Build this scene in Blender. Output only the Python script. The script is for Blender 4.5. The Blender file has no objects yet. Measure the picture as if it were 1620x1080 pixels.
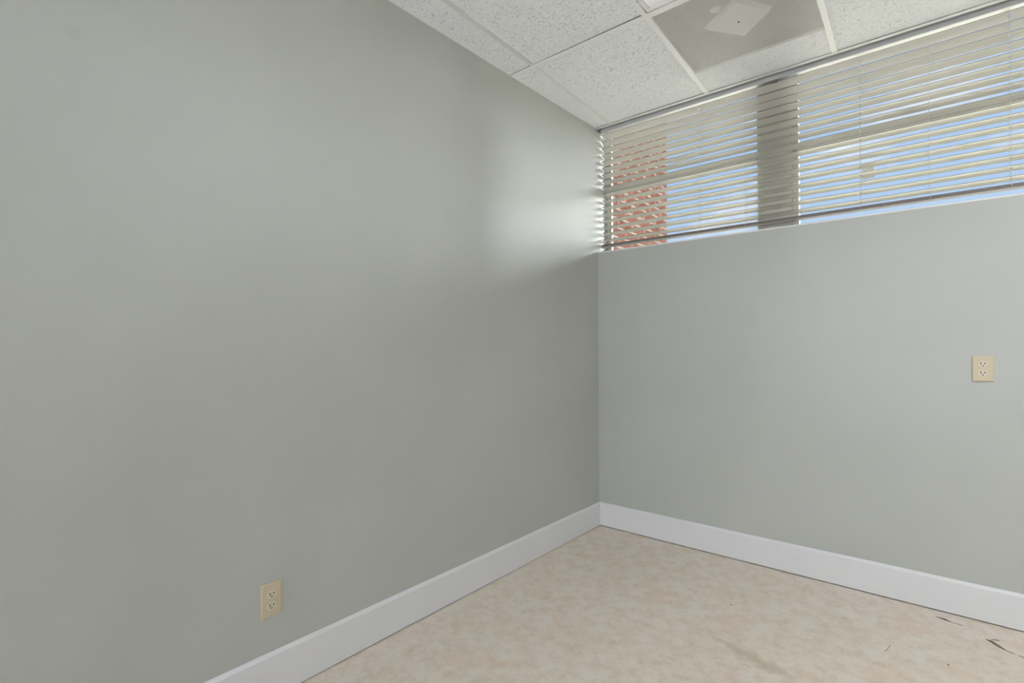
import bpy, bmesh, math, random
from mathutils import Vector, Matrix
random.seed(7)
C = bpy.context.scene.collection
S = bpy.context.scene

# ------------------------------------------------------------------ camera
def make_camera():
    yaw, pit, rol, f = 0.699688, 0.0095266, -0.0048472, 811.237
    F = Vector((-math.sin(yaw)*math.cos(pit), math.cos(yaw)*math.cos(pit), math.sin(pit)))
    R = Vector((math.cos(yaw), math.sin(yaw), 0)); U = R.cross(F)
    R2 = R*math.cos(rol)+U*math.sin(rol); U2 = -R*math.sin(rol)+U*math.cos(rol)
    cd = bpy.data.cameras.new('camera'); cam = bpy.data.objects.new('camera', cd); C.objects.link(cam)
    cd.sensor_width = 36; cd.lens = 36*f/1620; cd.clip_start = .02; cd.clip_end = 300
    m = Matrix((R2, U2, -F)).transposed().to_4x4(); m.translation = Vector((1.77039, -3.00072, 1.192255))
    cam.matrix_world = m; S.camera = cam
make_camera()

# ------------------------------------------------------------------ exposure, world, sun, rear fill lamp
vs = S.view_settings
vs.view_transform = 'Standard'; vs.look = 'None'; vs.gamma = 1; vs.use_curve_mapping = False; vs.exposure = 0.07
SUN = (.22, .67, .68); GLOW = (.83, .55, .13)
def make_world():
    w = bpy.data.worlds.new('sky'); S.world = w; w.use_nodes = True
    nt = w.node_tree; N = nt.nodes; L = nt.links; N.clear()
    tc = N.new('ShaderNodeTexCoord'); mp = N.new('ShaderNodeMapping'); mp.inputs['Scale'].default_value = (1, 1, 2.6)
    mp.inputs['Location'].default_value = (.35, .1, .62)
    no = N.new('ShaderNodeTexNoise'); no.inputs['Scale'].default_value = 3.2; no.inputs['Detail'].default_value = 6
    no.inputs['Roughness'].default_value = .55
    rp = N.new('ShaderNodeValToRGB'); rp.color_ramp.elements[0].position = .54; rp.color_ramp.elements[1].position = .65
    sx = N.new('ShaderNodeSeparateXYZ')
    gr = N.new('ShaderNodeValToRGB'); e = gr.color_ramp.elements
    e[0].position = 0.0; e[0].color = (.55, .70, .93, 1)
    e[1].position = .9; e[1].color = (.25, .46, .90, 1)
    mx = N.new('ShaderNodeMix'); mx.data_type = 'RGBA'; mx.inputs['B'].default_value = (.86, .88, .97, 1)
    bg = N.new('ShaderNodeBackground'); bg.inputs['Strength'].default_value = 1.0
    out = N.new('ShaderNodeOutputWorld')
    L.new(tc.outputs['Generated'], mp.inputs['Vector']); L.new(mp.outputs[0], no.inputs['Vector'])
    L.new(no.outputs['Fac'], rp.inputs['Fac']); L.new(tc.outputs['Generated'], sx.inputs[0])
    L.new(sx.outputs['Z'], gr.inputs['Fac']); L.new(rp.outputs['Color'], mx.inputs['Factor'])
    L.new(gr.outputs['Color'], mx.inputs['A'])
    # bright glow added low in the unseen sky to light the left wall
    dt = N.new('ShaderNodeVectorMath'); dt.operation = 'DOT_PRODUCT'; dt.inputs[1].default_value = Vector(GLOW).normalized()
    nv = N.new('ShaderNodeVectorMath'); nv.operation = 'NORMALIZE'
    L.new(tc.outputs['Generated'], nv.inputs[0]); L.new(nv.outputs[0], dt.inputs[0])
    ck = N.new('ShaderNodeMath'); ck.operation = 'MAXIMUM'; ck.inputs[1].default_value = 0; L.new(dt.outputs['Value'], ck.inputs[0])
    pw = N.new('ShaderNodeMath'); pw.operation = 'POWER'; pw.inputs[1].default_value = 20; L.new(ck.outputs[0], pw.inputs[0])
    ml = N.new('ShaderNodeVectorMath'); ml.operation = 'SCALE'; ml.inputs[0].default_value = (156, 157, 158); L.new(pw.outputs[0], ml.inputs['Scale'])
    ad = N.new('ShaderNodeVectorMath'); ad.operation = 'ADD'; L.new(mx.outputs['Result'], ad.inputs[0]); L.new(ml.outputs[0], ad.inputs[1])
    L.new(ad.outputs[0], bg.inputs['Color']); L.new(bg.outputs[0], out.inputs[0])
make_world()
def sun(to, strength, angle=1.0):
    ld = bpy.data.lights.new('sun', 'SUN'); ld.energy = strength; ld.angle = math.radians(angle); ld.color = (1, .95, .87)
    o = bpy.data.objects.new('sun', ld); C.objects.link(o)
    o.rotation_euler = Vector(to).to_track_quat('Z', 'Y').to_euler(); o.location = (6, 3, 6)
sun(SUN, 66)
def area(name, loc, rot, sx, sy, power, col):
    ld = bpy.data.lights.new(name, 'AREA'); ld.shape = 'RECTANGLE'; ld.size = sx; ld.size_y = sy; ld.energy = power; ld.color = col
    o = bpy.data.objects.new(name, ld); C.objects.link(o); o.location = loc; o.rotation_euler = rot
# soft fill lamp set in an opening added to the unseen rear wall
area('rear_fill', (.95, -7.58, 1.45), (math.radians(90), 0, 0), 1.6, 2.0, 119, (.94, .97, 1.0))

H = 2.6474          # suspended ceiling height
X1, Y1 = 4.3, -7.5  # far right and rear walls
SILL = 1.8226
WT = .16            # wall thickness at the window

# ------------------------------------------------------------------ helpers
def nmat(name, col, rough=.5, spec=.5, metal=0, build=None):
    m = bpy.data.materials.new(name); m.use_nodes = True
    nt = m.node_tree; b = nt.nodes['Principled BSDF']
    b.inputs['Base Color'].default_value = (*col, 1); b.inputs['Roughness'].default_value = rough
    b.inputs['Metallic'].default_value = metal; b.inputs['Specular IOR Level'].default_value = spec
    if build: build(nt, b)
    return m
def node(nt, t, **k):
    n = nt.nodes.new(t)
    for a, v in k.items():
        if a in n.inputs: n.inputs[a].default_value = v
        else: setattr(n, a, v)
    return n
def coords(nt, scale=(1, 1, 1)):
    tc = nt.nodes.new('ShaderNodeTexCoord'); mp = nt.nodes.new('ShaderNodeMapping'); mp.inputs['Scale'].default_value = scale
    nt.links.new(tc.outputs['Object'], mp.inputs['Vector']); return mp.outputs[0]
def noise(nt, vec, scale, detail=3, rough=.5):
    n = nt.nodes.new('ShaderNodeTexNoise'); n.inputs['Scale'].default_value = scale; n.inputs['Detail'].default_value = detail
    n.inputs['Roughness'].default_value = rough; nt.links.new(vec, n.inputs['Vector']); return n.outputs['Fac']
def ramp(nt, fac, stops):
    r = nt.nodes.new('ShaderNodeValToRGB'); e = r.color_ramp.elements
    while len(e) < len(stops): e.new(.5)
    for i, (p, c) in enumerate(stops):
        e[i].position = p; e[i].color = (*c, 1) if len(c) == 3 else c
    nt.links.new(fac, r.inputs['Fac']); return r.outputs['Color']
def mix(nt, fac, a, b, mode='MIX'):
    m = nt.nodes.new('ShaderNodeMix'); m.data_type = 'RGBA'; m.blend_type = mode
    for s, v in (('Factor', fac), ('A', a), ('B', b)):
        if isinstance(v, bpy.types.NodeSocket): nt.links.new(v, m.inputs[s])
        elif isinstance(v, tuple): m.inputs[s].default_value = (*v, 1)
        else: m.inputs[s].default_value = v
    return m.outputs['Result']
def math_(nt, op, a, b=None, c=None):
    m = nt.nodes.new('ShaderNodeMath'); m.operation = op
    for i, v in enumerate((a, b, c)):
        if v is None: continue
        if isinstance(v, bpy.types.NodeSocket): nt.links.new(v, m.inputs[i])
        else: m.inputs[i].default_value = v
    return m.outputs[0]
def bump(nt, b, h, strength, dist):
    n = nt.nodes.new('ShaderNodeBump'); n.inputs['Strength'].default_value = strength; n.inputs['Distance'].default_value = dist
    nt.links.new(h, n.inputs['Height']); nt.links.new(n.outputs[0], b.inputs['Normal'])
def box(bm, x0, x1, y0, y1, z0, z1):
    v = [bm.verts.new(p) for p in ((x0,y0,z0),(x1,y0,z0),(x1,y1,z0),(x0,y1,z0),(x0,y0,z1),(x1,y0,z1),(x1,y1,z1),(x0,y1,z1))]
    for f in ((0,3,2,1),(4,5,6,7),(0,1,5,4),(1,2,6,5),(2,3,7,6),(3,0,4,7)): bm.faces.new([v[i] for i in f])
    return v
def prism(bm, prof, f0, f1):
    """closed profile swept from frame f0(p) to f1(p)"""
    a = [bm.verts.new(f0(p)) for p in prof]; b = [bm.verts.new(f1(p)) for p in prof]; n = len(prof)
    for i in range(n): bm.faces.new([a[i], a[(i+1) % n], b[(i+1) % n], b[i]])
    bm.faces.new(a[::-1]); bm.faces.new(b)
def tube(bm, pts, r, n=8):
    rings = []
    for i, p in enumerate(pts):
        p = Vector(p); d = (Vector(pts[min(i+1, len(pts)-1)])-Vector(pts[max(i-1, 0)])).normalized()
        a = d.orthogonal().normalized(); b = d.cross(a)
        rings.append([bm.verts.new(p+r*(a*math.cos(t)+b*math.sin(t))) for t in [2*math.pi*k/n for k in range(n)]])
    for A, B in zip(rings, rings[1:]):
        for k in range(n): bm.faces.new([A[k], A[(k+1) % n], B[(k+1) % n], B[k]])
    bm.faces.new(rings[0][::-1]); bm.faces.new(rings[-1])
def obj(name, bm, m, parent=None, bevel=0, seg=2, smooth=False):
    bmesh.ops.recalc_face_normals(bm, faces=bm.faces)
    me = bpy.data.meshes.new(name); bm.to_mesh(me); bm.free()
    o = bpy.data.objects.new(name, me); C.objects.link(o)
    if m: me.materials.append(m)
    if parent: o.parent = parent
    if smooth:
        for p in me.polygons: p.use_smooth = True
    if bevel:
        md = o.modifiers.new('bevel', 'BEVEL'); md.width = bevel; md.segments = seg; md.limit_method = 'ANGLE'
    return o
def one(name, dims, m, parent=None, bevel=0, seg=2):
    bm = bmesh.new(); box(bm, *dims); return obj(name, bm, m, parent, bevel, seg)
def struct(o): o['kind'] = 'structure'; return o
def thing(name, label, cat, loc=(0, 0, 0), group=None):
    o = bpy.data.objects.new(name, None); C.objects.link(o); o.location = loc; o.empty_display_size = .05
    o['label'] = label; o['category'] = cat
    if group: o['group'] = group
    return o
def tag(o, label, cat, group=None):
    o['label'] = label; o['category'] = cat
    if group: o['group'] = group
    return o

# ------------------------------------------------------------------ materials
def wall_build(nt, b):
    v = coords(nt)
    big = noise(nt, v, 1.7, 3); col = ramp(nt, big, [(.3, (.415, .426, .402)), (.7, (.440, .451, .426))])
    # one faint greasy mark high on the left wall
    sx = nt.nodes.new('ShaderNodeSeparateXYZ'); nt.links.new(v, sx.inputs[0])
    dy = math_(nt, 'DIVIDE', math_(nt, 'SUBTRACT', sx.outputs['Y'], -2.712), .022)
    dz = math_(nt, 'DIVIDE', math_(nt, 'SUBTRACT', sx.outputs['Z'], 2.034), .024)
    r = math_(nt, 'SQRT', math_(nt, 'ADD', math_(nt, 'MULTIPLY', dy, dy), math_(nt, 'MULTIPLY', dz, dz)))
    r = math_(nt, 'ADD', r, math_(nt, 'MULTIPLY', math_(nt, 'ABSOLUTE', sx.outputs['X']), 50))
    k = ramp(nt, r, [(.55, (.25,)*3), (1.0, (0, 0, 0))])
    col = mix(nt, k, col, (.36, .37, .34))
    nt.links.new(col, b.inputs['Base Color'])
    h = math_(nt, 'ADD', math_(nt, 'MULTIPLY', noise(nt, v, 2.2, 2), 6.0), math_(nt, 'MULTIPLY', noise(nt, v, 160, 3), .12))
    bump(nt, b, h, .35, .006)
M_wall = nmat('eggshell_wall_paint', (.45, .465, .42), .42, .45, build=wall_build)
def white_build(nt, b):
    bump(nt, b, noise(nt, coords(nt), 60, 3), .15, .001)
M_trim = nmat('satin_white_trim', (.66, .66, .675), .38, .4, build=white_build)
def floor_build(nt, b):
    v = coords(nt)
    a = noise(nt, v, 15, 8, .74)
    c = ramp(nt, a, [(.33, (.575, .470, .365)), (.47, (.655, .560, .460)), (.56, (.70, .62, .53)), (.68, (.665, .635, .575))])
    g = noise(nt, v, 24, 7, .78)
    c = mix(nt, ramp(nt, g, [(.42, (0, 0, 0)), (.68, (.55,)*3)]), c, (.70, .69, .665))
    p = noise(nt, v, 5.3, 4, .6)
    c = mix(nt, ramp(nt, p, [(.50, (0, 0, 0)), (.70, (.5,)*3)]), c, (.65, .52, .405))
    vf = coords(nt, (1, 2.4, 1))
    f = noise(nt, vf, 120, 5, .75)
    c = mix(nt, .35, c, ramp(nt, f, [(.38, (.72,)*3), (.62, (1.06,)*3)]), 'MULTIPLY')
    # long tan scuff arc in the middle of the floor
    sx = nt.nodes.new('ShaderNodeSeparateXYZ'); nt.links.new(v, sx.inputs[0])
    wob = math_(nt, 'MULTIPLY', math_(nt, 'SUBTRACT', noise(nt, v, 14, 4), .5), .16)
    line = math_(nt, 'ADD', math_(nt, 'ADD', sx.outputs['Y'], .90), math_(nt, 'MULTIPLY', math_(nt, 'SUBTRACT', sx.outputs['X'], 1.17), .22))
    d = math_(nt, 'ABSOLUTE', math_(nt, 'ADD', line, wob))
    ex = math_(nt, 'ABSOLUTE', math_(nt, 'SUBTRACT', sx.outputs['X'], 1.19))
    s = math_(nt, 'ADD', math_(nt, 'DIVIDE', d, .045), math_(nt, 'POWER', math_(nt, 'DIVIDE', ex, .17), 4))
    c = mix(nt, ramp(nt, s, [(.2, (.75,)*3), (1, (0, 0, 0))]), c, (.47, .395, .295))
    nt.links.new(c, b.inputs['Base Color'])
    bump(nt, b, noise(nt, v, 90, 3), .12, .001)
M_floor = nmat('mottled_beige_vinyl', (.5, .42, .33), .55, .35, build=floor_build)
def tile_build(nt, b):
    v = coords(nt)
    warp = nt.nodes.new('ShaderNodeTexNoise'); warp.inputs['Scale'].default_value = 20; nt.links.new(v, warp.inputs['Vector'])
    vm = nt.nodes.new('ShaderNodeVectorMath'); vm.operation = 'MULTIPLY_ADD'; vm.inputs[1].default_value = (.04,)*3
    nt.links.new(warp.outputs['Color'], vm.inputs[0]); nt.links.new(v, vm.inputs[2])
    mp = nt.nodes.new('ShaderNodeMapping'); mp.inputs['Scale'].default_value = (1, 1.9, 1); nt.links.new(vm.outputs[0], mp.inputs['Vector'])
    n1 = noise(nt, mp.outputs[0], 92, 3, .6)
    pit = ramp(nt, n1, [(.345, (1, 1, 1)), (.405, (0, 0, 0))])
    vo = nt.nodes.new('ShaderNodeTexVoronoi'); vo.inputs['Scale'].default_value = 170; nt.links.new(mp.outputs[0], vo.inputs['Vector'])
    pin = ramp(nt, vo.outputs['Distance'], [(.13, (1, 1, 1)), (.2, (0, 0, 0))])
    pits = math_(nt, 'MAXIMUM', pit, math_(nt, 'MULTIPLY', pin, .6))
    c = mix(nt, math_(nt, 'MULTIPLY', pits, .5), (.88, .90, .935), (.42, .43, .45))
    nt.links.new(c, b.inputs['Base Color'])
    h = math_(nt, 'ADD', math_(nt, 'MULTIPLY', pits, -1), math_(nt, 'MULTIPLY', noise(nt, v, 220, 3), .25))
    bump(nt, b, h, .9, .003)
M_tile = nmat('fissured_ceiling_tile', (.8, .8, .8), .9, .2, build=tile_build)
M_tee = nmat('white_enamel_tee', (.86, .86, .875), .45, .4)
M_tee2 = nmat('dull_grey_tee', (.68, .68, .70), .6, .3)  # darker grey tone for the first tee off the left wall
M_tee3 = nmat('pale_grey_tee', (.79, .79, .81), .7, .3)
M_slab = nmat('dark_plenum', (.05, .05, .05), .9)
M_slat = nmat('cream_slat', (.665, .645, .585), .42, .4)
M_edge = nmat('dark_slat_edge', (.22, .21, .18), .6, .3)  # slat rims are darker than the slat faces
M_head = nmat('headrail_enamel', (.52, .53, .54), .4, .4)
M_rail = nmat('taupe_bottom_rail', (.16, .14, .125), .5, .4)
M_cord = nmat('cream_cord', (.55, .54, .48), .8)
M_frame = nmat('window_frame_paint', (.50, .49, .44), .45)
M_sillp = nmat('sill_paint', (.72, .73, .73), .2, .6)
def glass():
    m = bpy.data.materials.new('window_glass'); m.use_nodes = True; nt = m.node_tree; nt.nodes.clear()
    t = nt.nodes.new('ShaderNodeBsdfTransparent'); t.inputs[0].default_value = (.95, .97, .96, 1)
    g = nt.nodes.new('ShaderNodeBsdfGlossy'); g.inputs['Roughness'].default_value = .01
    f = nt.nodes.new('ShaderNodeFresnel'); f.inputs['IOR'].default_value = 1.45
    mx = nt.nodes.new('ShaderNodeMixShader'); o = nt.nodes.new('ShaderNodeOutputMaterial')
    nt.links.new(f.outputs[0], mx.inputs[0]); nt.links.new(t.outputs[0], mx.inputs[1]); nt.links.new(g.outputs[0], mx.inputs[2]); nt.links.new(mx.outputs[0], o.inputs[0])
    return m
M_glass = glass()
def brick_build(nt, b):
    tc = nt.nodes.new('ShaderNodeTexCoord'); sx = nt.nodes.new('ShaderNodeSeparateXYZ'); cb = nt.nodes.new('ShaderNodeCombineXYZ')
    nt.links.new(tc.outputs['Object'], sx.inputs[0])
    nt.links.new(math_(nt, 'ADD', sx.outputs['Y'], sx.outputs['X']), cb.inputs[0]); nt.links.new(sx.outputs['Z'], cb.inputs[1])
    br = nt.nodes.new('ShaderNodeTexBrick'); br.inputs['Scale'].default_value = 1; br.inputs['Brick Width'].default_value = .205
    br.inputs['Row Height'].default_value = .068; br.inputs['Mortar Size'].default_value = .006; br.inputs['Mortar Smooth'].default_value = .1
    br.inputs['Color1'].default_value = (.024, .0095, .0073, 1); br.inputs['Color2'].default_value = (.030, .013, .0105, 1)
    br.inputs['Mortar'].default_value = (.052, .047, .042, 1)
    nt.links.new(cb.outputs[0], br.inputs['Vector']); 
    c = mix(nt, .5, br.outputs['Color'], ramp(nt, noise(nt, tc.outputs['Object'], 35, 4), [(.3, (.7,)*3), (.7, (1.25,)*3)]), 'MULTIPLY')
    nt.links.new(c, b.inputs['Base Color'])
    bump(nt, b, math_(nt, 'MULTIPLY', br.outputs['Fac'], -1), .6, .006)
M_brick = nmat('weathered_red_brick', (.45, .2, .15), 1.0, 0.0, build=brick_build)
M_ground = nmat('pale_bounce_ground', (.5, .48, .44), .9, .2, build=lambda nt, b: nt.links.new(ramp(nt, noise(nt, coords(nt), 3, 5), [(.3, (.45, .43, .40)), (.7, (.55, .53, .49))]), b.inputs['Base Color']))
M_ivory = nmat('ivory_plastic', (.53, .46, .32), .35, .5)
M_ivory2 = nmat('pale_ivory_plastic', (.57, .52, .41), .35, .5)
M_dark = nmat('dark_slot', (.012, .009, .007), .7)
M_grey = nmat('grey_metal', (.45, .45, .44), .4, .5, .6)

# ------------------------------------------------------------------ room shell
one_floor = struct(one('floor', (-.15, X1+.15, Y1-.15, WT, -.12, 0), M_floor))
# tears in the vinyl: dark lifted slivers
def sliver(pts, w, parent):
    bm = bmesh.new(); n = len(pts); top = []; bot = []
    for i, (x, y) in enumerate(pts):
        d = Vector((pts[min(i+1, n-1)][0]-pts[max(i-1, 0)][0], pts[min(i+1, n-1)][1]-pts[max(i-1, 0)][1])).normalized()
        k = w*math.sin(math.pi*(i+.35)/(n-.3))*random.uniform(.6, 1.25)
        top.append((bm.verts.new((x-d.y*k, y+d.x*k, .0002)), bm.verts.new((x+d.y*k, y-d.x*k, .0002)), bm.verts.new((x, y, .0016))))
    for A, B in zip(top, top[1:]):
        bm.faces.new([A[0], A[2], B[2], B[0]]); bm.faces.new([A[2], A[1], B[1], B[2]])
    bm.faces.new(top[0]); bm.faces.new(top[-1])
    return obj('vinyl_tear', bm, M_tear, parent)
M_tear = nmat('torn_vinyl_edge', (.10, .075, .05), .9, build=lambda nt, b: nt.links.new(ramp(nt, noise(nt, coords(nt), 400, 3), [(.4, (.06, .045, .03)), (.65, (.30, .24, .17))]), b.inputs['Base Color']))
sliver([(1.733, -.083), (1.745, -.084), (1.760, -.085), (1.775, -.094), (1.786, -.098)], .0095, one_floor)
sliver([(1.776, -.097), (1.80, -.100), (1.825, -.104)], .0018, one_floor)
sliver([(1.889, -.176), (1.903, -.182), (1.915, -.198), (1.93, -.216), (1.945, -.232)], .0130, one_floor)
sliver([(1.945, -.233), (1.957, -.238), (1.968, -.243)], .0045, one_floor)
sliver([(1.978, -.246), (1.99, -.250), (2.02, -.262)], .0030, one_floor)
sliver([(1.905, -.165), (1.920, -.158), (1.930, -.160)], .0035, one_floor)

# walls
def shell_wall(name, dims):
    return struct(one(name, dims, M_wall))
shell_wall('wall_left', (-.15, 0, Y1-.15, WT, 0, 3.2))
shell_wall('wall_far_right', (X1, X1+.15, Y1-.15, WT, 0, 3.2))
bm = bmesh.new()     # window wall, its top edge rounded over at the sill
r = .007
WTOP = SILL-.0085
prof = [(0, 0), (0, WTOP), (WT, WTOP), (WT, 0)]
prism(bm, prof, lambda p: (0, p[0], p[1]), lambda p: (X1, p[0], p[1]))
box(bm, 0, X1, 0, WT, 2.80, 3.2)
box(bm, 3.0, X1, 0, WT, WTOP, 2.80)
struct(obj('wall_right', bm, M_wall))
bm = bmesh.new()
prof = [(-.0006, WTOP), (-.0006, SILL-r)] + [(-.0006+r-r*math.cos(t), SILL-r+r*math.sin(t)) for t in [math.pi/2*k/6 for k in range(1, 7)]] + [(WT, SILL), (WT, WTOP)]
prism(bm, prof, lambda p: (.0002, p[0], p[1]), lambda p: (3.0, p[0], p[1]))
sb = struct(obj('trim_5', bm, M_sillp, smooth=False))
bm = bmesh.new()     # rear wall, with an opening added for the fill lamp
for d in ((0, .15, Y1-.15, Y1, 0, 3.2), (1.75, X1, Y1-.15, Y1, 0, 3.2), (.15, 1.75, Y1-.15, Y1, 0, .45), (.15, 1.75, Y1-.15, Y1, 2.45, 3.2)): box(bm, *d)
struct(obj('wall_rear', bm, M_wall))

# baseboards: flat face, 45 degree chamfer, hairline dark gap at the floor
BH, BT = .1535, .0141
def baseboard(name, a, b, axis):
    bm = bmesh.new(); n = 14; rows = []
    for i in range(n+1):
        s = a+(b-a)*i/n
        gap = (.0052 if axis == 'x' else .0012+.0040*abs(math.cos(s*1.9-.2))) 
        w = .0012*math.sin(s*5.1)*math.sin(s*1.7)
        pr = [(0, gap), (BT, gap), (BT, BH-.0105+w), (.0035, BH+w), (0, BH+w)]
        rows.append([bm.verts.new((p[0], s, p[1]) if axis == 'y' else (s, -p[0], p[1])) for p in pr])
    for A, B in zip(rows, rows[1:]):
        for k in range(5): bm.faces.new([A[k], A[(k+1) % 5], B[(k+1) % 5], B[k]])
    bm.faces.new(rows[0]); bm.faces.new(rows[-1])
    return struct(obj(name, bm, M_trim, bevel=.0008, seg=1))
baseboard('baseboard_left', Y1+.014, -.0142, 'y')
baseboard('baseboard_right', .0002, X1, 'x')

# ------------------------------------------------------------------ suspended ceiling
ceil = struct(one('ceiling', (-.15, X1+.15, Y1-.15, WT, 3.2, 3.32), M_slab))
def lin(x0, y0, x1, y1): return lambda y: x0+(x1-x0)*(y-y0)/(y1-y0)
YL = -.894         # centre of the first main tee
colsB = [lambda y: 0.0, lin(.152, -.88, .108, -.02), lin(.776, -.9, .738, -.02), lin(1.398, -.9, 1.370, -.02), lin(2.01, -.9, 1.985, -.02), lin(2.62, -.9, 2.60, -.02), lin(3.23, -.9, 3.21, -.02), lin(3.84, -.9, 3.82, -.02), lambda y: X1]
colsA = [lambda y: 0.0, lin(.153, -.907, .206, -2.13), lin(.776, -.907, .83, -2.13), lin(1.40, -.907, 1.44, -2.13), lin(2.01, -.907, 2.05, -2.13), lin(2.62, -.907, 2.66, -2.13), lin(3.23, -.907, 3.27, -2.13), lin(3.84, -.907, 3.88, -2.13), lambda y: X1]
def ccol(x): return lambda y: x
colsC = [ccol(0)]+[ccol(.206+.61*i) for i in range(7)]+[ccol(X1)]
FW = .012
def quadslab(name, pts, z0, z1, m, parent):
    bm = bmesh.new()
    a = [bm.verts.new((x, y, z0)) for x, y in pts]; b = [bm.verts.new((x, y, z1)) for x, y in pts]
    for i in range(4): bm.faces.new([a[i], a[(i+1) % 4], b[(i+1) % 4], b[i]])
    bm.faces.new(a); bm.faces.new(b[::-1]); return obj(name, bm, m, parent)
def tee(pts, m=None):
    """pts: 4 corners in plan; flange 1.5 mm and a web above"""
    return quadslab('ceiling_tee', pts, H, H+.0015, m or M_tee, ceil)
rows = [(colsB, -.0225, YL+FW, True), (colsA, YL-FW, -2.13, True), (colsC, -2.154, -3.35, False), (colsC, -3.374, -4.57, False), (colsC, -4.594, -5.79, False), (colsC, -5.814, -7.01, False), (colsC, -7.034, Y1, False)]
for ri, (cols, ya, yb, vis) in enumerate(rows):
    for j in range(len(cols)-1):
        # tee on the left boundary of this column
        if j > 0:
            c = cols[j]; hw = FW if not (j == 1 and ri < 2) else .011
            tee([(c(yb)-hw, yb), (c(yb)+hw, yb), (c(ya)+hw, ya), (c(ya)-hw, ya)], (M_tee2 if ri else M_tee3) if j == 1 else None)
        if ri == 1 and j in (2, 5): continue     # light fixtures
        lo = .006; far = ya; near = yb
        l0, r0 = cols[j], cols[j+1]
        fa, fb = ya+.006, ya+.006           # far edge reaches over the flange
        na, nb = yb-.006, yb-.006
        if ri == 1:                          # this row falls just short of the main tee: dark slits
            fa, fb = [(-.0030, -.0040), (-.0018, -.0068), (0, 0), (-.002, -.002), (-.002, -.003), (-.002,-.002), (-.002,-.002), (-.002,-.002)][j]
            fa += ya; fb += ya
        if ri == 0:
            fa, fb = [(-.0060, -.0052), (-.0026, -.0046), (-.0040, -.0016), (-.0046, -.0015), (-.003, -.002), (-.002,-.002), (-.002,-.002), (-.002,-.002)][j]
            fa += ya; fb += ya
            if j == 2: na = nb = -.2645       # cut strip beside the diffuser
        xl = 0 if j == 0 else -.004; xr = 0 if j == len(cols)-2 else .004
        pts = [(l0(na)+xl, na), (r0(nb)+xr, nb), (r0(fb)+xr, fb), (l0(fa)+xl, fa)]
        quadslab('ceiling_tile', pts, H+.0018, H+.0165, M_tile, ceil)
# main tees parallel with the window wall
for y in (YL, -2.142, -3.362, -4.582, -5.802, -7.022):
    tee([(0, y-FW), (X1, y-FW), (X1, y+FW), (0, y+FW)])
# wall angle at the window and along the walls
struct(one('trim_1', (0.0005, X1, -.0225, -.0002, H-.0012, H+.0006), M_tee))
struct(one('trim_2', (0.0001, .006, Y1, -.0228, H-.0004, H+.0014), M_tee))
# the wall angle stands free across the window recess
struct(one('trim_3', (0.0005, 3.0, -.0001, .0024, H-.0012, 2.7999), M_tee))

# ------------------------------------------------------------------ recessed light fixture
def troffer(label, l, glow):
    rr, n, f = l+.604, -2.125, -.9085
    ox = (l+rr)/2
    t = thing('recessed_light', label, 'light fixture', (ox, -1.52, H), 'recessed ceiling lights')
    def rel(dims): return tuple(d-o for d, o in zip(dims, (ox, ox, -1.52, -1.52, H, H)))
    bm = bmesh.new()
    for d in ((l, rr, n, f, H+.10, H+.104), (l, l+.002, n, f, H+.001, H+.10), (rr-.002, rr, n, f, H+.001, H+.10), (l, rr, n, n+.002, H+.001, H+.10), (l, rr, f-.002, f, H+.001, H+.10)):
        box(bm, *rel(d))
    obj('housing', bm, M_tee, t)
    bm = bmesh.new(); w = .0165
    for d in ((l+.0045, rr-.0045, f-.0055-w, f-.0055, H-.003, H+.006), (l+.0045, rr-.0045, n+.0045, n+.0045+w, H-.003, H+.006),
              (l+.0045, l+.0045+w, n+.0045+w, f-.0055-w, H-.003, H+.006), (rr-.0045-w, rr-.0045, n+.0045+w, f-.0055-w, H-.003, H+.006)):
        box(bm, *rel(d))
    obj('door_frame', bm, M_tee, t, .0012)
    bm = bmesh.new(); box(bm, *rel((l+.0225, rr-.0225, n+.0225, f-.0255, H+.0035, H+.0065)))
    lm = nmat('acrylic_lens', (.88, .88, .88), .35, .5)
    lm.node_tree.nodes['Principled BSDF'].inputs['Emission Color'].default_value = (.95, .975, 1, 1)
    lm.node_tree.nodes['Principled BSDF'].inputs['Emission Strength'].default_value = glow
    obj('lens', bm, lm, t)
    bm = bmesh.new(); box(bm, *rel((l-.001, l+.004, -1.01, -1.003, H-.002, H+.004))); obj('latch', bm, M_grey, t)
troffer('white rectangular recessed ceiling light touching the perforated air diffuser', .792, .15)
troffer('unseen rectangular recessed ceiling light added as fill over the right part of the room, apart from the diffuser', 2.655, 23)  # lit fixture added out of view to fill floor and walls

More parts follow.
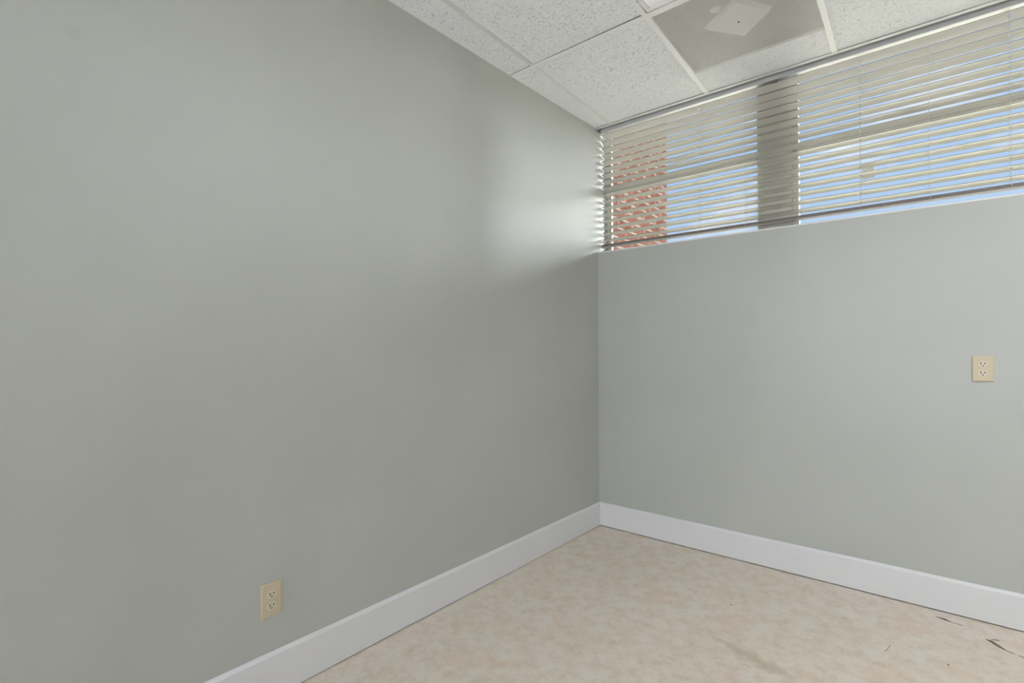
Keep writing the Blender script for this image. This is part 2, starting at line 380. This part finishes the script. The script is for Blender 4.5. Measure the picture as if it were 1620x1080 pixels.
# ------------------------------------------------------------------ perforated diffuser
def perf_build(nt, b):
    tc = nt.nodes.new('ShaderNodeTexCoord'); sx = nt.nodes.new('ShaderNodeSeparateXYZ'); nt.links.new(tc.outputs['Object'], sx.inputs[0])
    a = .0069; hy = a*1.732
    def lat(off):
        fx = math_(nt, 'SUBTRACT', math_(nt, 'FRACT', math_(nt, 'ADD', math_(nt, 'DIVIDE', sx.outputs['X'], a), 100.5+off)), .5)
        fy = math_(nt, 'SUBTRACT', math_(nt, 'FRACT', math_(nt, 'ADD', math_(nt, 'DIVIDE', sx.outputs['Y'], hy), 100.5+off)), .5)
        fx = math_(nt, 'MULTIPLY', fx, a); fy = math_(nt, 'MULTIPLY', fy, hy)
        return math_(nt, 'SQRT', math_(nt, 'ADD', math_(nt, 'MULTIPLY', fx, fx), math_(nt, 'MULTIPLY', fy, fy)))
    d = math_(nt, 'MINIMUM', lat(0), lat(.5))
    hole = math_(nt, 'LESS_THAN', d, .00215)
    tr = nt.nodes.new('ShaderNodeBsdfTransparent'); mx = nt.nodes.new('ShaderNodeMixShader'); out = nt.nodes['Material Output']
    nt.links.new(hole, mx.inputs[0]); nt.links.new(b.outputs[0], mx.inputs[1]); nt.links.new(tr.outputs[0], mx.inputs[2]); nt.links.new(mx.outputs[0], out.inputs[0])
M_perf = nmat('perforated_face', (.66, .66, .665), .5, .4, build=perf_build)
def diffuser():
    cx, cy = 1.078, -.575
    t = thing('air_diffuser', 'square perforated metal air diffuser in the ceiling by the window', 'air vent', (cx, cy, H))
    z = lambda v: v
    fr = [(.7895, -.868), (1.3815, -.868), (1.3690, -.2690), (.7650, -.2690)]
    # face follows the slightly skewed grid
    def slab(name, pts, z0, z1, m, **k):
        bm = bmesh.new(); a = [bm.verts.new((x-cx, y-cy, z0)) for x, y in pts]; b = [bm.verts.new((x-cx, y-cy, z1)) for x, y in pts]
        for i in range(4): bm.faces.new([a[i], a[(i+1) % 4], b[(i+1) % 4], b[i]])
        bm.faces.new(a); bm.faces.new(b[::-1]); return obj(name, bm, m, t, **k)
    bm = bmesh.new(); v = [bm.verts.new((x-cx, y-cy, .0012)) for x, y in fr]; bm.faces.new(v)
    face = obj('perforated_panel', bm, M_perf, t)
    bm = bmesh.new()
    o0 = [(.786, -.882), (1.388, -.882), (1.3725, -.2665), (.7610, -.2665)]; i0 = fr
    A = [bm.verts.new((x-cx, y-cy, .0006)) for x, y in o0]; B = [bm.verts.new((x-cx, y-cy, .0006)) for x, y in i0]
    A2 = [bm.verts.new((x-cx, y-cy, .012)) for x, y in o0]; B2 = [bm.verts.new((x-cx, y-cy, .012)) for x, y in i0]
    for i in range(4):
        j = (i+1) % 4
        bm.faces.new([A[i], A[j], B[j], B[i]]); bm.faces.new([A2[i], A2[j], B2[j], B2[i]]); bm.faces.new([A[i], A[j], A2[j], A2[i]]); bm.faces.new([B[i], B[j], B2[j], B2[i]])
    obj('frame', bm, M_tee, t)
    bm = bmesh.new()
    for d in ((.79, 1.37, -.868, -.866, H+.013, H+.2), (.79, 1.37, -.272, -.270, H+.013, H+.2), (.79, .792, -.868, -.27, H+.013, H+.2), (1.366, 1.368, -.868, -.27, H+.013, H+.2), (.79, 1.368, -.868, -.27, H+.2, H+.203)):
        box(bm, *[q-o for q, o in zip(d, (cx, cx, cy, cy, H, H))])
    obj('plenum_box', bm, nmat('plenum_metal', (.30, .30, .30), .6), t)
    # deflector plate behind the face, turned in the frame, with four bent edges
    P = [(.944, -.597), (1.106, -.712), (1.201, -.559), (1.062, -.438)]
    bm = bmesh.new()
    c0 = Vector((sum(p[0] for p in P)/4, sum(p[1] for p in P)/4))
    lo = [bm.verts.new((x-cx, y-cy, .010)) for x, y in P]
    up = [bm.verts.new((c0.x+(x-c0.x)*1.10-cx, c0.y+(y-c0.y)*1.10-cy, .026)) for x, y in P]
    lo2 = [bm.verts.new((x-cx, y-cy, .012)) for x, y in P]
    bm.faces.new(lo)
    for i in range(4): bm.faces.new([lo[i], lo[(i+1) % 4], up[(i+1) % 4], up[i]])
    obj('deflector_plate', bm, nmat('white_plate', (.82, .82, .82), .5), t, smooth=False)
    bm = bmesh.new(); bmesh.ops.create_cone(bm, cap_ends=True, segments=14, radius1=.0042, radius2=.0036, depth=.003, matrix=Matrix.Translation((1.0785-cx, -.584-cy, -.0004)))
    obj('screw', bm, M_grey2, t)
    for x, y in ((1.021, -.717), (1.071, -.795)):
        bm = bmesh.new(); bmesh.ops.create_cone(bm, cap_ends=True, segments=20, radius1=.022, radius2=.022, depth=.004, matrix=Matrix.Translation((x-cx, y-cy, .013)))
        obj('bracket_tab', bm, nmat('white_tab', (.8, .8, .8), .5), t)
M_grey2 = nmat('dark_screw', (.10, .10, .10), .5, .5, .5)
diffuser()

# ------------------------------------------------------------------ windows in the recess
FY0, FY1 = .128, .152
WR = [(0.0008, 1.0), (1.145, 2.9992)]
def window(name, x0, x1, latch):
    w = bpy.data.objects.new(name, None); C.objects.link(w); w.location = (x0, FY0, SILL); w['kind'] = 'structure'
    def r(d): return tuple(a-b for a, b in zip(d, (x0, x0, FY0, FY0, SILL, SILL)))
    bm = bmesh.new(); t = .032
    for d in ((x0, x0+t, FY0, FY1, SILL, 2.7999), (x1-t, x1, FY0, FY1, SILL, 2.7999), (x0+t, x1-t, FY0, FY1, SILL, SILL+.026), (x0+t, x1-t, FY0, FY1, 2.690, 2.7999)): box(bm, *r(d))
    obj('window_frame', bm, M_frame, w, .003)
    bm = bmesh.new(); box(bm, *r((x0+t, x1-t, FY0-.028, FY0+.024, 2.235, 2.2585))); obj('transom', bm, M_frame, w, .003)
    for z0, z1 in ((SILL+.026, 2.236), (2.2575, 2.690)):
        bm = bmesh.new(); box(bm, *r((x0+t, x1-t, .138, .142, z0, z1))); obj('pane', bm, M_glass, w)
    if latch is not None:
        bm = bmesh.new(); box(bm, *r((latch-.028, latch+.028, FY0-.020, FY0+.004, 2.258, 2.2735))); box(bm, *r((latch+.0, latch+.012, FY0-.025, FY0-.014, 2.258, 2.2765)))
        obj('sash_latch', bm, M_grey, w, .002)
window('window_1', *WR[0], None)
window('window_2', *WR[1], 1.668)
struct(one('trim_4', (1.0, 1.145, .118, WT, SILL+.0002, 2.7998), M_frame))
# scrap of tape on the lower pane
bm = bmesh.new(); box(bm, 1.462, 1.512, .1355, .1377, 2.030, 2.098)
tag(obj('tape_scrap', bm, nmat('old_tape', (.62, .62, .57), .7)), 'torn pale scrap of tape stuck on the lower window glass behind the blind', 'tape')

# ------------------------------------------------------------------ blind
def blind():
    t = thing('window_blind', 'wide cream horizontal slat blind hanging across the high window', 'blind', (0.02, .07, 1.86))
    ox, oy, oz = .02, .07, 1.86
    XL, XR = .0095, 2.93
    cords = [(.058, 0), (.392, 0), (.660, 1), (.923, 0), (1.190, 0), (1.462, 1), (1.729, 0), (2.0, 1), (2.27, 0), (2.54, 1), (2.81, 0)]
    W = .0505; pitch = .04415
    xs = set([XL, XR]); q = XL
    while q < XR: xs.add(round(q, 4)); q += .075
    for c, h in cords: xs.update([c-.0042, c+.0042])
    xs = sorted(xs); 
    clean = [xs[0]]
    for x in xs[1:]:
        if x-clean[-1] > .0015: clean.append(x)
    xs = clean
    us = [0, .12, .28, .40, .60, .72, .88, 1]
    for k in range(-1, 16):
        z0 = 2.5722-pitch*k
        if k < 0: z0 += .0042
        # the slats hang more closed towards the headrail
        ang = math.radians(10.2+14.0*math.exp(-max(k, -.5)/4.2)+(3.5 if k < 0 else 0))
        ph = random.uniform(0, 6.28); ph2 = random.uniform(0, 6.28); tw = random.uniform(-.012, .012)
        bm = bmesh.new(); g = []
        for x in xs:
            sag = .0006*math.sin(x*3.1+ph)+.0004*math.sin(x*9+ph2)
            da = tw+.010*math.sin(x*2.2+ph2)
            if k == 5: sag -= .0035*math.exp(-((x-.545)/.05)**2); da += .16*math.exp(-((x-.545)/.07)**2)
            if k == 4: sag -= .001*math.exp(-((x-.545)/.05)**2)
            col = []
            for u in us:
                crown = .0030*(1-(2*u-1)**2)
                a = ang+da
                y = .0455+u*W*math.cos(a)+crown*math.sin(a); z = z0+sag-u*W*math.sin(a)+crown*math.cos(a)
                col.append(bm.verts.new((x-ox, y-oy, z-oz)))
            g.append(col)
        holes = [c for c, h in cords]
        for i in range(len(xs)-1):
            xm = (xs[i]+xs[i+1])/2
            ish = any(abs(xm-c) < .001 and h for c, h in cords) and xs[i+1]-xs[i] < .01
            for j in range(len(us)-1):
                if ish and us[j] == .40: continue
                bm.faces.new([g[i][j], g[i+1][j], g[i+1][j+1], g[i][j+1]])
        bmesh.ops.recalc_face_normals(bm, faces=bm.faces)
        s = obj('slat', bm, M_slat, t, smooth=False)
        md = s.modifiers.new('thick', 'SOLIDIFY'); md.thickness = .0026; md.offset = -1; s.data.materials.append(M_edge); md.material_offset_rim = 1
    zb, zt = 1.8595, 1.8770
    bm = bmesh.new(); box(bm, XL-ox, XR-ox, .0445-oy, .0955-oy, zb-oz, zt-oz)
    br = obj('bottom_rail', bm, M_slat, t, .0025, 3)
    bm = bmesh.new(); box(bm, XL-ox, XR-ox, .0432-oy, .0444-oy, zb+.0012-oz, zt-.0012-oz)
    o = obj('rail_face', bm, M_rail, br); o['label'] = 'dark taupe front strip'
    bm = bmesh.new(); box(bm, .0095-ox, XR-ox, .030-oy, .078-oy, 2.6295-oz, 2.690-oz)
    obj('headrail', bm, M_head, t, .002)
    for c, h in cords:
        for yy, zz in ((.0430, zb), (.0975, zb)):
            bm = bmesh.new(); tube(bm, [(c-.003*(yy > .05)-ox, yy-oy, 2.64-oz), (c-.003*(yy > .05)-ox, yy-oy, zb+.004-oz)], .00065, 6)
            obj('ladder_cord', bm, M_cord, t)
        if h:
            bm = bmesh.new(); tube(bm, [(c+.001-ox, .070-oy, 2.64-oz), (c+.001-ox, .070-oy, zb+.01-oz)], .0008, 6)
            obj('lift_cord', bm, M_cord, t)
    # dark stand-off clip over the mullion
    bm = bmesh.new(); box(bm, 1.064-ox, 1.095-ox, .040-oy, .062-oy, 2.617-oz, 2.6295-oz); obj('support_clip', bm, M_rail, t, .001)
    # plastic end plug on the bottom rail
    bm = bmesh.new(); box(bm, .052-ox, .0585-ox, .0405-oy, .0432-oy, 1.868-oz, 1.897-oz); obj('cord_plug', bm, M_rail, t, .001)
blind()

# ------------------------------------------------------------------ outside
struct(one('wall_outside', (-.5, -.012, WT+.001, 1.16, -.2, 4.6), M_brick))
struct(one('ground', (-40, 40, 5.5, 60, -.4, -.2), M_ground))  # unseen pale ground, added to bounce light up to slats and ceiling
M_near_ground = nmat('dark_near_ground', (.13, .15, .08), .95, .1, build=lambda nt, b: nt.links.new(ramp(nt, noise(nt, coords(nt), 8, 6), [(.3, (.11, .115, .075)), (.7, (.18, .185, .13))]), b.inputs['Base Color']))
struct(one('ground_near_dark', (-40, 40, WT+.002, 5.499, -.4, -.19), M_near_ground))  # unseen darker strip, added to shape the bounce light on the slats

# ------------------------------------------------------------------ outlets
def outlet(label, loc, rz, w, h):
    t = thing('wall_outlet', label, 'outlet', loc, 'wall outlets'); t.rotation_euler = (0, 0, rz)
    # local: x across, -y towards the room, z up
    bm = bmesh.new(); hw, hh = w/2, h/2
    rings = []
    for (ix, y) in ((0, 0), (0, -.0022), (.0022, -.0048), (.0045, -.0056)):
        rings.append([bm.verts.new(p) for p in ((-hw+ix, y, -hh+ix), (hw-ix, y, -hh+ix), (hw-ix, y, hh-ix), (-hw+ix, y, hh-ix))])
    for A, B in zip(rings, rings[1:]):
        for i in range(4): bm.faces.new([A[i], A[(i+1) % 4], B[(i+1) % 4], B[i]])
    bm.faces.new(rings[-1]); bm.faces.new(rings[0][::-1])
    obj('cover_plate', bm, M_ivory, t, .0006, 2)
    for sz in (1, -1):
        zc = sz*.0195
        bm = bmesh.new(); n = 32; A = []; B = []; Cc = []
        for i in range(n):
            a = 2*math.pi*i/n; x = .0172*math.cos(a); z = max(-.0133, min(.0133, .0172*math.sin(a)))
            A.append(bm.verts.new((x, -.005, z+zc))); B.append(bm.verts.new((x, -.0072, z+zc))); Cc.append(bm.verts.new((x*.95, -.0078, z*.95+zc)))
        for P, Q in ((A, B), (B, Cc)):
            for i in range(n): bm.faces.new([P[i], P[(i+1) % n], Q[(i+1) % n], Q[i]])
        bm.faces.new(Cc); rc = obj('receptacle', bm, M_ivory2, t); rc['label'] = 'paler socket face'
        for x, hgt in ((-.0065, .0085), (.0065, .0070)):
            bm = bmesh.new(); box(bm, x-.0015, x+.0015, -.0081, -.0075, zc+.0035-hgt/2, zc+.0035+hgt/2); obj('slot', bm, M_dark, rc)
        bm = bmesh.new(); pts = []
        for i in range(12):
            a = math.pi*i/11; pts.append((.0027*math.cos(a), -.0068-.0+.0027*math.sin(a)*.9+zc+.0))
        pts += [(-.0027, zc-.0085), (.0027, zc-.0085)]
        a_ = [bm.verts.new((x, -.0075, z)) for x, z in pts]; b_ = [bm.verts.new((x, -.0080, z)) for x, z in pts]
        m_ = len(pts)
        for i in range(m_): bm.faces.new([a_[i], a_[(i+1) % m_], b_[(i+1) % m_], b_[i]])
        bm.faces.new(b_); obj('ground_hole', bm, M_dark, rc)
    bm = bmesh.new(); bmesh.ops.create_cone(bm, cap_ends=True, segments=16, radius1=.0034, radius2=.0028, depth=.0016, matrix=Matrix.Translation((0, -.0062, 0)) @ Matrix.Rotation(math.pi/2, 4, 'X'))
    obj('screw', bm, M_ivory2, t)
outlet('ivory double wall outlet low on the left wall just above the baseboard', (0.0001, -2.186, .3305), math.pi/2, .0706, .1165)
outlet('ivory double wall outlet halfway up the wall beneath the window', (1.8985, -.0001, 1.0860), 0, .0705, .1105)

# ------------------------------------------------------------------ crumbs on the floor
def crumb(name, label, cat, pts, r):
    bm = bmesh.new(); tube(bm, pts, r, 7); return tag(obj(name, bm, M_tear), label, cat)
crumb('crumb', 'tiny dark crumb alone near the middle of the beige floor', 'debris', [(1.010, -.548, .0018), (1.0125, -.549, .0022), (1.015, -.548, .0018)], .0019)
crumb('crumb', 'tiny dark crumb nearest the bottom edge of the floor, front of the torn vinyl', 'debris', [(1.769, -.494, .0018), (1.772, -.493, .0021), (1.7745, -.494, .0018)], .0017)
crumb('fiber_strand', 'short curved brown fibre lying on the floor in front of the right baseboard', 'debris', [(1.583, -.540, .0009), (1.590, -.515, .0010), (1.595, -.490, .0016), (1.596, -.474, .0022)], .0008)
